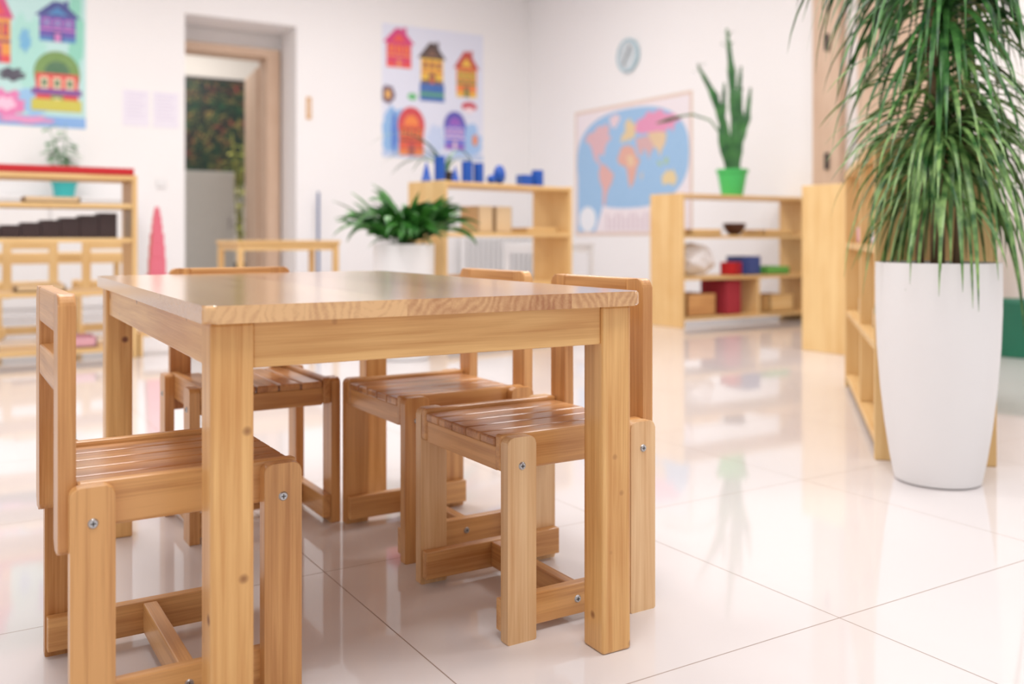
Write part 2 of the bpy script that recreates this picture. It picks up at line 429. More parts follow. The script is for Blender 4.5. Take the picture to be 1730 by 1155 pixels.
# white low cabinet at back wall
wc = empty('low_cabinet', (0.15, 8.33, 0)); tag(wc, 'white low cabinet against the wall carrying a teal pot', 'cabinet')
box('body', 1.3, 0.33, 0.9, 0.65, 0.175, 0.45, M_WHITE, wc)
box('worktop', 1.32, 0.35, 0.025, 0.65, 0.17, 0.914, M_WHITE, wc)
for x in (0.33, 0.97):
    dd = box('door', 0.62, 0.016, 0.82, x, 0.0, 0.46, M_WHITE, wc)
    lathe('knob', [(0.006, 0), (0.006, 0.012), (0.014, 0.018), (0.012, 0.026), (0, 0.028)], M_SCREW, dd, (0.25, -0.008, 0.2), 16, (math.pi/2, 0, 0))

# ------------------------------------------------------------ items on left shelf
for k, (ln, dy) in enumerate(((1.2, 0.05), (0.9, 0.10), (1.1, 0.15), (0.8, 0.20))):
    o = box('counting_rod', ln, 0.035, 0.035, 0.87-ln/2, 5.03+dy, 0.9155+0.0175, M_RED, bev=0.002)
    tag(o, 'long red wooden rod lying on the shelf top', 'rod', 'red rods')
for i in range(9):
    s = 0.025+0.0125*i
    o = box('stair_block', 0.085, 0.16, s, 0.06+0.0865*i, 5.17, 0.60+s/2+0.0005, M_BROWN, bev=0.002)
    tag(o, 'dark brown wooden stair block', 'block', 'dark stair blocks')
for i, (x, m, w, h, z) in enumerate(((0.05, M_LILAC, 0.2, 0.05, 0.77), (0.5, M_CREAM, 0.25, 0.03, 0.77),
     (0.15, M_LILAC, 0.24, 0.04, 0.06), (0.6, M_ROSE, 0.2, 0.05, 0.06), (0.45, M_CREAM, 0.22, 0.03, 0.34))):
    bm = bmesh.new(); t = 0.008
    add_box(bm, w, 0.2, t, 0, 0, t/2, 0.001); add_box(bm, w, t, h, 0, -0.1+t/2, h/2, 0.001); add_box(bm, w, t, h, 0, 0.1-t/2, h/2, 0.001)
    add_box(bm, t, 0.2, h, -w/2+t/2, 0, h/2, 0.001); add_box(bm, t, 0.2, h, w/2-t/2, 0, h/2, 0.001)
    o = finish('storage_tray', bm, m, None, (x, 5.18, z+0.0008)); tag(o, 'pastel open storage tray on the birch shelf', 'tray', 'pastel trays')
st = empty('block_stand', (0.998, 5.16, 0)); tag(st, 'low birch stand under the pink tower', 'stand')
box('stand_top', 0.21, 0.2, 0.02, 0, 0, 0.11, W_SH['x'], st)
for sx in (-1, 1): box('stand_side', 0.02, 0.2, 0.0995, sx*0.095, 0, 0.05, W_SH['z'], st)
z = 0.1205
for i in range(10):
    s = 0.108-0.0098*i
    o = box('tower_cube', s, s, s, 0.998, 5.16, z+s/2, M_PINK, bev=0.0015, rot=(0, 0, 0.05*((i % 3)-1)))
    z += s+0.0003
    tag(o, 'pink wooden cube stacked in a tapering tower', 'cube', 'pink tower cubes')

# ------------------------------------------------------------ potted plants
def pot(name_e, loc, label, r0, r1, h, mat, rim=True, cat='potted plant'):
    e = empty(name_e, loc); tag(e, label, cat)
    pr = [(r0*0.9, 0), (r0, 0.004), (r1*0.98, h*0.86)]
    pr += [(r1*0.98, h*0.87), (r1*1.06, h*0.875), (r1*1.08, h), (r1*0.94, h), (r1*0.9, h*0.85), (0, h*0.85)]
    lathe('pot', pr, mat, e)
    lathe('soil', [(0, h*0.86), (r1*0.885, h*0.86)], M_SOIL, e, cap=False)
    return e
e = empty('potted_dracaena', (2.128, 1.452, 0)); tag(e, 'tall white tapered planter with drooping green dracaena', 'potted plant')
lathe('planter', [(0.092, 0.0), (0.100, 0.004), (0.111, 0.06), (0.123, 0.14), (0.133, 0.23), (0.141, 0.33), (0.1445, 0.42), (0.145, 0.50), (0.1445, 0.54),
                  (0.137, 0.54), (0.135, 0.52), (0, 0.515)], M_WHITE, e, seg=64)
lathe('soil', [(0, 0.524), (0.134, 0.522)], M_SOIL, e, cap=False)
bm = bmesh.new()
tube(bm, [(0, 0, 0.5), (0.005, 0.0, 0.8), (-0.01, 0.01, 1.1), (0.02, -0.01, 1.55)], [0.017, 0.015, 0.014, 0.012], 10)
tube(bm, [(0.03, -0.03, 0.5), (0.045, -0.035, 0.75), (0.05, -0.03, 0.92)], [0.011, 0.010, 0.009], 8)
tube(bm, [(-0.04, 0.02, 0.5), (-0.045, 0.02, 0.7), (-0.03, 0.02, 0.82)], [0.010, 0.009, 0.008], 8)
finish('trunk', bm, M_TRUNK, e, smooth=True)
def crown(name, cx, cy, z0, z1, n, len0, len1, w, mat, p0=(20, 75), p1=(-95, -80), cv=(0.35, 0.6)):
    bm = bmesh.new()
    for i in range(n):
        zz = random.uniform(z0, z1); az = random.uniform(0, 2*math.pi)
        leaf(bm, (cx, cy, zz), az, random.uniform(*p0), random.uniform(*p1), random.uniform(len0, len1), w*random.uniform(0.7, 1.15), 11,
             curve=random.uniform(*cv), twist=random.uniform(-0.8, 0.8))
    finish(name, bm, mat, e)
crown('foliage', 0.01, -0.005, 0.80, 0.99, 150, 0.26, 0.40, 0.014, L_DRAC, (30, 85), (-92, -55), (0.42, 0.75))
crown('foliage', 0.03, -0.02, 0.74, 0.92, 90, 0.34, 0.52, 0.014, L_DRAC, (0, 60), (-92, -84), (0.2, 0.38))
crown('foliage', -0.02, 0.01, 0.66, 0.84, 70, 0.20, 0.34, 0.013, L_DRAC, (20, 80), (-92, -60), (0.3, 0.6))
crown('foliage', 0.02, -0.01, 1.02, 1.36, 170, 0.30, 0.46, 0.018, L_DARK, (30, 85), (-95, -78), (0.32, 0.6))
crown('foliage', 0.03, -0.015, 1.30, 1.56, 190, 0.38, 0.60, 0.020, L_DARK, (30, 88), (-95, -75), (0.32, 0.62))

# peace lily
e = empty('potted_peace_lily', (2.01, 4.31, 0)); tag(e, 'leafy green peace lily in a round white planter', 'potted plant')
lathe('planter', [(0.115, 0), (0.125, 0.005), (0.148, 0.3), (0.152, 0.57), (0.142, 0.57), (0.137, 0.54), (0, 0.53)], M_WHITE, e)
lathe('soil', [(0, 0.545), (0.137, 0.542)], M_SOIL, e, cap=False)
bm = bmesh.new()
for i in range(190):
    az = random.uniform(0, 6.28); r = random.uniform(0, 0.1)
    leaf(bm, (r*math.cos(az), r*math.sin(az), 0.545), az+random.uniform(-0.6, 0.6), random.uniform(50, 90), random.uniform(-85, 30), random.uniform(0.17, 0.39), random.uniform(0.038, 0.058), 10, ell=True, curve=random.uniform(1.0, 2.0), twist=random.uniform(-1.0, 1.0))
for az in (-0.6, -0.4, -0.8):
    leaf(bm, (0, 0, 0.545), az, 62, -55, 0.46, 0.055, 11, ell=True, curve=1.1)
finish('foliage', bm, L_LILY, e)

# euphorbia
e = pot('potted_euphorbia', (4.85, 4.92, 0.8965), 'upright green euphorbia in a bright green plastic pot', 0.075, 0.105, 0.19, M_GREENPOT)
Rv = Vector((0.8526, -0.5225, 0))
def L2(px, py): return tuple(Rv*((px-1237)/238.0)+Vector((0, 0, 0.6+(402-py)/238.0-0.8965)))
bm = bmesh.new()
for pts, rad in (([(1240, 285), (1241, 200), (1236, 120), (1228, 48)], [0.024, 0.034, 0.03, 0.008]),
                 ([(1234, 285), (1226, 220), (1206, 160), (1180, 112)], [0.02, 0.032, 0.03, 0.008]),
                 ([(1244, 285), (1252, 220), (1248, 160), (1252, 112)], [0.02, 0.028, 0.026, 0.008]),
                 ([(1246, 285), (1250, 240), (1262, 200), (1268, 148)], [0.02, 0.03, 0.028, 0.008]),
                 ([(1230, 285), (1218, 240), (1222, 180), (1224, 140)], [0.02, 0.024, 0.024, 0.008])):
    P = [Vector(L2(*p)) for p in pts]; pp = []; rr = []
    for k in range(len(P)-1):
        for j in range(5):
            t = j/5; pp.append(P[k].lerp(P[k+1], t)); rr.append((rad[k]*(1-t)+rad[k+1]*t)*(1+0.14*math.sin(len(pp)*1.9)))
    pp.append(P[-1]); rr.append(rad[-1])
    tube(bm, pp, rr, 6, 0.45)
finish('stem', bm, L_EUPH, e)
bm = bmesh.new()
tube(bm, [L2(1232, 280), L2(1224, 235), L2(1200, 203), L2(1170, 193), L2(1150, 196)], [0.008, 0.008, 0.007, 0.007, 0.007], 6)
tube(bm, [L2(1150, 196), L2(1128, 202), L2(1108, 208)], [0.012, 0.016, 0.004], 6, 0.3)
for k in range(26):
    s = random.choice([(1236, 120), (1206, 160), (1250, 160), (1262, 190), (1241, 180), (1182, 120), (1228, 70)])
    leaf(bm, L2(s[0]+random.uniform(-4, 4), s[1]+random.uniform(-12, 12)), random.uniform(0, 6.28), 50, 10, 0.06, 0.02, 5, ell=True)
finish('foliage', bm, L_EUPH, e)

# teal pot plant
L_FIC = leaf_mat('ficus_leaf', C(80, 132, 88), C(144, 186, 144), 10)
e = pot('potted_houseplant', (0.92, 8.47, 0.9275), 'thin leafy houseplant in a teal pot', 0.075, 0.095, 0.13, M_TEAL)
bm = bmesh.new()
for k in range(7):
    az = random.uniform(0, 6.28); tip = (0.12*math.cos(az)*random.random(), 0.12*math.sin(az)*random.random(), random.uniform(0.35, 0.6))
    tube(bm, [(0, 0, 0.09), (tip[0]*0.4, tip[1]*0.4, tip[2]*0.6), tip], [0.005, 0.004, 0.002], 6)
    for j in range(5):
        leaf(bm, (tip[0]*(0.4+0.12*j), tip[1]*(0.4+0.12*j), tip[2]*(0.6+0.08*j)), random.uniform(0, 6.28), 40, -50, 0.15, 0.06, 6, ell=True)
finish('foliage', bm, L_FIC, e)

# tall hall plant beside the door
e = pot('potted_hall_plant', (3.20, 11.55, 0.0), 'tall yellow-green leafy plant in a dark pot in the hallway', 0.12, 0.15, 0.3, M_TERRA)
bm = bmesh.new()
for k in range(6):
    az = random.uniform(0, 6.28); tip = (0.12*math.cos(az)*random.random(), 0.12*math.sin(az)*random.random(), random.uniform(1.4, 1.95))
    tube(bm, [(0, 0, 0.25), (tip[0]*0.6, tip[1]*0.6, tip[2]*0.6), tip], [0.01, 0.008, 0.004], 6)
    for j in range(13):
        f_ = 0.3+0.05*j
        leaf(bm, (tip[0]*f_, tip[1]*f_, tip[2]*f_), random.uniform(0, 6.28), 40, -50, 0.18, 0.07, 6, ell=True)
finish('foliage', bm, leaf_mat('hall_leaf', C(110, 130, 50), C(190, 180, 90), 6), e)

# ------------------------------------------------------------ middle shelf items
M4 = Matrix.Translation((2.33, 4.49, 0)) @ Matrix.Rotation(MR, 4, 'Z')
def onM(x, y, z): return tuple(M4 @ Vector((x, y, z)))
ZT = 0.9065
def solid(kind, x, y, r, h):
    zz = 0.9105 if x < 0.06 else ZT
    if kind == 'cone': p = [(r, 0), (0, h)]
    elif kind == 'cylinder': p = [(r, 0), (r, h)]
    elif kind == 'knobbed cylinder': p = [(r, 0), (r, h*0.8), (r*0.2, h*0.8), (r*0.2, h*0.88), (r*0.42, h*0.93), (r*0.3, h), (0, h)]
    elif kind == 'ovoid': p = [(max(0, r*math.sin(math.pi*i/14)*(1.0-0.12*i/14)), h/2-h/2*math.cos(math.pi*i/14)) for i in range(15)]
    else: p = [(r*math.sin(math.pi*i/14), r-r*math.cos(math.pi*i/14)) for i in range(15)]
    o = lathe('geometric_solid', p, M_BLUE, None, onM(x, y, zz), 32)
    tag(o, 'blue wooden '+kind+' on the shelf top', 'block', 'blue geometric solids')
solid('cone', 0.035, 0.20, 0.030, 0.12); solid('cylinder', 0.105, 0.17, 0.030, 0.145); solid('cone', 0.175, 0.12, 0.026, 0.10)
solid('cylinder', 0.245, 0.10, 0.031, 0.12); solid('cylinder', 0.33, 0.10, 0.029, 0.115); solid('sphere', 0.41, 0.08, 0.027, 0.056)
solid('ovoid', 0.49, 0.10, 0.038, 0.115); solid('cylinder', 0.80, 0.1, 0.036, 0.098)
o = box('geometric_solid', 0.07, 0.07, 0.065, *onM(0.69, 0.1, ZT+0.033), M_BLUE, bev=0.002); tag(o, 'blue wooden cuboid on the shelf top', 'block', 'blue geometric solids')
def open_box(name, w, d, h, mat, loc, rz, label, cat, group=None, t=0.008):
    bm = bmesh.new()
    add_box(bm, w, d, t, 0, 0, t/2, 0.001); add_box(bm, w, t, h, 0, -d/2+t/2, h/2, 0.001); add_box(bm, w, t, h, 0, d/2-t/2, h/2, 0.001)
    add_box(bm, t, d, h, -w/2+t/2, 0, h/2, 0.001); add_box(bm, t, d, h, w/2-t/2, 0, h/2, 0.001)
    o = finish(name, bm, mat, None, loc, (0, 0, rz)); return tag(o, label, cat, group)
open_box('wooden_crate', 0.12, 0.14, 0.15, M_CREAM, onM(0.36, 0.15, 0.631), MR+0.1, 'cream card box on the shelf', 'box', 'cream boxes')
open_box('wooden_crate', 0.12, 0.14, 0.15, M_CREAM, onM(0.51, 0.15, 0.631), MR-0.05, 'cream card box on the shelf', 'box', 'cream boxes')
open_box('storage_tray', 0.26, 0.2, 0.03, W_SH['x'], onM(0.79, 0.15, 0.631), MR, 'flat birch tray with low rim', 'tray')
open_box('storage_tray', 0.26, 0.2, 0.05, W_SH['x'], onM(0.35, 0.15, 0.341), MR, 'flat birch tray with low rim', 'tray')
e = pot('potted_spider_plant', onM(0.22, 0.265, ZT), 'small dark pot with long arching leaves on shelf', 0.035, 0.045, 0.07, M_TERRA)
bm = bmesh.new()
for k in range(9):
    leaf(bm, (0, 0, 0.055), 0.2+k*0.36+random.uniform(-0.1, 0.1), random.uniform(50, 75), -55, random.uniform(0.30, 0.50), 0.024, 10, curve=0.9)
leaf(bm, (0, 0, 0.055), 3.3, 72, -45, 0.62, 0.026, 12, curve=0.9)
finish('foliage', bm, L_EUPH, e)

# ------------------------------------------------------------ right back shelf items
def onR(x, y, z): return (4.24+x, 4.76+y, z)
lb = lathe('wooden_bowl', [(0.03, 0), (0.04, 0.004), (0.075, 0.05), (0.08, 0.085), (0.072, 0.085), (0.066, 0.05), (0, 0.02)], simple('dark_wood', C(84, 48, 36), 0.4, 0.3), None, onR(0.62, 0.15, 0.6205))
tag(lb, 'dark brown wooden bowl on the shelf', 'bowl')
open_box('storage_box', 0.17, 0.22, 0.235, simple('red_fabric', C(184, 52, 66), 0.8, 0.2), onR(0.50, 0.16, 0.071), 0.1, 'tall red fabric storage box on bottom shelf', 'box')
open_box('storage_box', 0.24, 0.2, 0.055, simple('green_card', C(110, 184, 84), 0.6, 0.1), onR(0.95, 0.15, 0.341), 0.0, 'green shallow box on the shelf', 'box')
open_box('storage_box', 0.16, 0.18, 0.13, simple('blue_card', C(70, 90, 160), 0.6, 0.1), onR(0.72, 0.16, 0.341), 0.2, 'blue and red toy box on the shelf', 'box')
open_box('storage_box', 0.1, 0.12, 0.09, M_RED, onR(0.56, 0.12, 0.341), 0.4, 'small red box on the shelf', 'box')
open_box('wooden_drawer_box', 0.26, 0.26, 0.15, W_CH['x'], onR(0.20, 0.16, 0.071), 0, 'brown wooden drawer box on bottom shelf', 'box')
open_box('storage_box', 0.24, 0.24, 0.12, W_SH['x'], onR(0.98, 0.16, 0.071), 0, 'birch wooden box on bottom shelf', 'box')
bm = bmesh.new()
t = bmesh.new(); bmesh.ops.create_icosphere(t, subdivisions=5, radius=0.15)
for v in t.verts:
    c0 = v.co.copy()
    v.co *= 1+0.10*math.sin(c0.x*30+1)*math.cos(c0.z*26+c0.y*20)+0.04*math.sin(c0.z*60+c0.x*40); v.co.z *= 0.75; v.co.y *= 0.7
for f in t.faces: f.smooth = True
merge(bm, t)
mz = min(v.co.z for v in bm.verts)
o = finish('cloth_bundle', bm, simple('white_cloth', C(246, 243, 244), 0.9, 0.03), None, onR(0.25, 0.16, 0.341-mz)); tag(o, 'crumpled white cloth bundle on the shelf', 'cloth')
open_box('storage_tray', 0.3, 0.22, 0.04, W_SH['x'], onR(0.95, 0.15, 0.621), 0, 'flat birch tray with low rim', 'tray')
open_box('storage_tray', 0.28, 0.22, 0.04, W_SH['x'], onR(0.25, 0.15, 0.621), 0, 'flat birch tray with low rim', 'tray')

# ------------------------------------------------------------ items on near tall shelf
Mn = Matrix.Translation(SNO) @ Matrix.Rotation(a+math.pi, 4, 'Z')
for (x, z, m) in ((0.2, 0.58, M_ROSE), (0.45, 0.58, M_CREAM), (0.85, 0.58, M_LILAC), (0.3, 0.31, M_CREAM), (0.9, 0.31, M_CREAM)):
    open_box('storage_tray', 0.2, 0.22, 0.06, m, tuple(Mn @ Vector((x, 0.15, z+0.001))), a+math.pi, 'pastel open tray on the tall birch shelf', 'tray')

# toys / bins
o = lathe('toy_bin', [(0.12, 0), (0.125, 0.004), (0.15, 0.27), (0.158, 0.28), (0.15, 0.285), (0.14, 0.27), (0.115, 0.01), (0, 0.01)], simple('dark_green_plastic', C(24, 112, 84), 0.4, 0.1), None, (4.73, 2.76, 0)); tag(o, 'dark green round plastic toy bin', 'bin')
e = empty('toy_shelf', (4.85, 2.30, 0)); tag(e, 'low white stand carrying a teal bucket', 'stand')
box('stand_top', 0.5, 0.3, 0.02, 0.25, 0.15, 0.31, M_WHITE, e)
for x in (0.01, 0.49): box('stand_side', 0.02, 0.3, 0.2995, x, 0.15, 0.15, M_WHITE, e)
o = lathe('toy_bucket', [(0.09, 0), (0.095, 0.004), (0.12, 0.2), (0.112, 0.2), (0.088, 0.01), (0, 0.01)], M_TEAL, None, (4.98, 2.47, 0.3205)); tag(o, 'teal plastic toy bucket', 'bucket')

# ------------------------------------------------------------ broom, radiator, switch, papers, clock
e = empty('toy_broom', (3.12, 8.60, 0)); tag(e, 'blue-handled broom standing against the wall', 'broom')
lathe('handle', [(0.012, 0.1), (0.012, 1.02), (0.009, 1.035), (0, 1.04)], simple('blue_handle', C(44, 84, 140), 0.4), e, seg=16)
bm = bmesh.new(); add_box(bm, 0.24, 0.05, 0.04, 0, 0, 0.09, 0.008); finish('broom_head', bm, M_BLUE, e)
bm = bmesh.new(); add_box(bm, 0.23, 0.045, 0.0695, 0, 0, 0.0355, 0.002); finish('bristles', bm, M_TERRA, e)
e = empty('radiator', (4.64, 8.58, 0)); tag(e, 'white ribbed wall radiator', 'radiator')
bm = bmesh.new()
for k in range(14): add_box(bm, 0.036, 0.08, 0.42, 0.03+k*0.062, 0, 0.40, 0.01)
finish('radiator_fins', bm, M_WHITE, e)
box('radiator_back', 0.84, 0.01, 0.38, 0.43, 0.03, 0.40, M_GREY, e)
box('radiator_rail', 0.86, 0.03, 0.03, 0.43, 0.0, 0.6, M_WHITE, e); box('radiator_rail', 0.86, 0.03, 0.03, 0.43, 0.0, 0.2, M_WHITE, e)
for x in (0.06, 0.8): box('radiator_foot', 0.03, 0.05, 0.19, x, 0.02, 0.0955, M_WHITE, e)
e = empty('wall_thermometer', (3.06, WY-0.001, 1.73)); tag(e, 'narrow beige wooden thermometer on the white wall', 'thermometer')
box('plate', 0.05, 0.012, 0.21, 0, -0.006, 0.105, W_CHL['z'], e)
lathe('glass_tube', [(0.004, 0.03), (0.004, 0.18)], M_WHITE, e, (0, -0.014, 0), 12)
e = empty('light_switch', (1.72, WY-0.001, 1.08)); tag(e, 'white square light switch on the wall', 'switch')
box('plate', 0.085, 0.01, 0.085, 0, -0.006, 0, M_WHITE, e); box('rocker', 0.06, 0.008, 0.06, 0, -0.014, 0, M_WHITE, e)

def art(name, w, h, shapes, bg, loc, rz, label, cat):
    bm = bmesh.new(); cl = bm.loops.layers.float_color.new('Col')
    def setc(f, c):
        for l in f.loops: l[cl] = c
    t = bmesh.new(); bmesh.ops.create_cube(t, size=1)
    for v in t.verts: v.co = Vector(((v.co.x+0.5)*w, (v.co.y)*0.004, (v.co.z+0.5)*h))
    merge(bm, t)
    for f in bm.faces: setc(f, bg)
    k = 0
    for pts, c in shapes:
        k += 1
        y = -0.0022-0.00035*k/4
        P = [(max(0.001, min(w-0.001, x)), max(0.001, min(h-0.001, z))) for x, z in pts]
        vs = [bm.verts.new((x, y, z)) for x, z in P]
        try:
            f = bm.faces.new(vs); setc(f, c)
        except ValueError: pass
    me = bpy.data.meshes.new(name); bm.to_mesh(me); bm.free(); me.materials.append(M_ART)
    o = bpy.data.objects.new(name, me); COL.objects.link(o); o.location = loc; o.rotation_euler = (0, 0, rz)
    return tag(o, label, cat)
def ell(cx, cz, rx, rz, n=24, wob=0.0):
    return [((cx+rx*math.cos(2*math.pi*i/n)*(1+wob*math.sin(i*2.3))), (cz+rz*math.sin(2*math.pi*i/n)*(1+wob*math.cos(i*1.7)))) for i in range(n)]
def sup(cx, cz, rx, rz, p=2.6, n=48):
    o = []
    for i in range(n):
        c_, s_ = math.cos(2*math.pi*i/n), math.sin(2*math.pi*i/n)
        o.append((cx+rx*math.copysign(abs(c_)**(2/p), c_), cz+rz*math.copysign(abs(s_)**(2/p), s_)))
    return o
def rc(x0, z0, x1, z1): return [(x0, z0), (x1, z0), (x1, z1), (x0, z1)]
def house(x0, z0, x1, z1, wall, roof, win, dome=False, acc=None):
    zm = z0+(z1-z0)*0.62; w = x1-x0; out = [(rc(x0, z0, x1, zm), wall)]
    acc = acc or roof
    if dome: out.append((ell((x0+x1)/2, zm, w*0.55, (z1-zm)), roof)); out.append((ell((x0+x1)/2, zm+0.01, w*0.3, (z1-zm)*0.5), acc))
    else:
        out.append(([(x0-w*0.14, zm), (x1+w*0.14, zm), (x0+w*0.62, z1), (x0+w*0.38, z1)], roof))
        out.append(([(x0+w*0.2, zm+(z1-zm)*0.12), (x1-w*0.2, zm+(z1-zm)*0.12), (x0+w*0.5, z1-(z1-zm)*0.35)], acc))
        out.append((rc(x0+w*0.68, zm+(z1-zm)*0.3, x0+w*0.8, z1+w*0.05), roof))
    if dome: out.append((rc(x0, z0, x1, zm), wall))
    hh = zm-z0
    out.append((rc(x0, z0, x1, z0+hh*0.18), acc))
    out.append((rc(x0, z0+hh*0.45, x1, z0+hh*0.52), win))
    for k in (0.1, 0.4, 0.7):
        out.append((rc(x0+w*k, z0+hh*0.6, x0+w*(k+0.2), z0+hh*0.9), win))
        out.append((rc(x0+w*(k+0.04), z0+hh*0.65, x0+w*(k+0.16), z0+hh*0.85), acc))
    out.append((rc(x0+w*0.36, z0, x0+w*0.64, z0+hh*0.42), roof))
    out.append((rc(x0+w*0.42, z0, x0+w*0.58, z0+hh*0.34), win))
    return out
pw, ph = 1.155, 1.33
def p2(px, py): return ((px-645)/170.0*pw, (266-py)/(222.0)*ph)
def H2(xa, ya, xb, yb, *c, **k):
    a0 = p2(xa, yb); b0 = p2(xb, ya); return house(a0[0], a0[1], b0[0], b0[1], *c, **k)
sh = []
sh += [(ell(0.14, 0.25, 0.15, 0.25, wob=0.15), C(140, 185, 232)), (ell(0.95, 0.2, 0.18, 0.2, wob=0.15), C(160, 196, 240)), (ell(0.55, 0.72, 0.12, 0.06, wob=0.2), C(176, 200, 236)),
       (rc(0.0, 0.0, 1.155, 0.06), C(190, 206, 236)), (ell(0.33, 0.62, 0.05, 0.035, wob=0.2), C(90, 190, 110)), (ell(0.6, 0.2, 0.1, 0.15, wob=0.2), C(200, 214, 244))]
sh += H2(652, 50, 692, 116, C(226, 40, 90), C(214, 30, 120), C(244, 140, 50), acc=C(240, 70, 40))
sh += H2(708, 68, 745, 140, C(240, 190, 50), C(70, 42, 36), C(220, 110, 50), acc=C(120, 80, 60))
a0 = p2(706, 168); b0 = p2(747, 138); sh += [(rc(a0[0], a0[1], b0[0], b0[1]), C(40, 100, 180)), (rc(a0[0], a0[1]+0.05, b0[0], a0[1]+0.09), C(80, 160, 120))]
sh += H2(768, 76, 803, 156, C(240, 130, 40), C(196, 50, 34), C(80, 150, 60), acc=C(240, 190, 50))
sh += [(ell(*p2(654, 162), 0.075, 0.09, wob=0.1), C(100, 66, 96)), (ell(*p2(654, 162), 0.035, 0.05), C(230, 170, 80))]
sh += [(ell(*p2(790, 172), 0.09, 0.05), C(206, 40, 64)), (ell(*p2(790, 178), 0.06, 0.03), C(250, 226, 232))]
sh += H2(672, 180, 712, 262, C(226, 80, 30), C(214, 50, 60), C(140, 50, 30), dome=True, acc=C(244, 130, 40))
sh += H2(748, 182, 782, 248, C(110, 110, 210), C(80, 70, 180), C(246, 210, 230), dome=True, acc=C(150, 80, 190))
sh += [(ell(*p2(664, 225), 0.03, 0.2, wob=0.2), C(70, 120, 210)), (ell(*p2(800, 230), 0.03, 0.06), C(240, 140, 70))]
art('house_poster', pw, ph, sh, C(228, 230, 246), (3.815, WY-0.0025, 1.41), 0, 'white poster of colourful child-painted houses on the wall', 'poster')
pw, ph = 1.20, 1.24
def p2(px, py): return (pw-(145-px)*0.00458, (216-py)*0.0048)
sh = [(rc(0, 0, 1.2, 0.09), C(130, 176, 232)), (ell(0.75, 0.6, 0.14, 0.3, wob=0.2), C(170, 224, 214)), (ell(1.12, 0.8, 0.06, 0.35, wob=0.2), C(140, 212, 190)),
      (ell(0.8, 0.2, 0.18, 0.1, wob=0.2), C(150, 196, 236))]
sh += H2(68, -2, 128, 68, C(96, 70, 170), C(50, 60, 140), C(210, 120, 190), acc=C(60, 130, 190))
sh += H2(-18, -10, 22, 112, C(236, 150, 40), C(210, 50, 120), C(150, 50, 90), acc=C(230, 60, 60))
sh += H2(62, 84, 132, 188, C(222, 50, 50), C(112, 150, 70), C(245, 226, 190), dome=True, acc=C(60, 110, 70))
a0 = p2(55, 188); b0 = p2(138, 168); sh += [(rc(a0[0], a0[1], b0[0], b0[1]), C(206, 196, 60))]
a0 = p2(55, 160); b0 = p2(138, 150); sh += [(rc(a0[0], a0[1], b0[0], b0[1]), C(120, 60, 150))]
sh += [(ell(*p2(24, 130), 0.09, 0.05, wob=0.3), C(60, 54, 76)), (ell(*p2(14, 180), 0.13, 0.11, wob=0.25), C(232, 120, 180)), (ell(*p2(14, 180), 0.07, 0.05, wob=0.25), C(250, 200, 225)),
       (ell(*p2(45, 70), 0.04, 0.09, wob=0.3), C(110, 180, 220)), (ell(*p2(45, 205), 0.2, 0.03, wob=0.3), C(230, 150, 200))]
art('house_poster', pw, ph, sh, C(190, 228, 226), (-0.09, WY-0.0025, 1.52), 0, 'turquoise poster of child-painted houses on the wall', 'poster')
for x in (1.40, 1.65):
    sh = [(rc(0.03, 0.28-0.03*i, 0.18-0.03*(i % 3 == 2), 0.288-0.03*i), C(218, 208, 230)) for i in range(8)]
    art('paper_notice', 0.215, 0.31, sh, C(236, 230, 242), (x, WY-0.0025, 1.57), 0, 'pale paper notice sheet on the white wall', 'paper', )
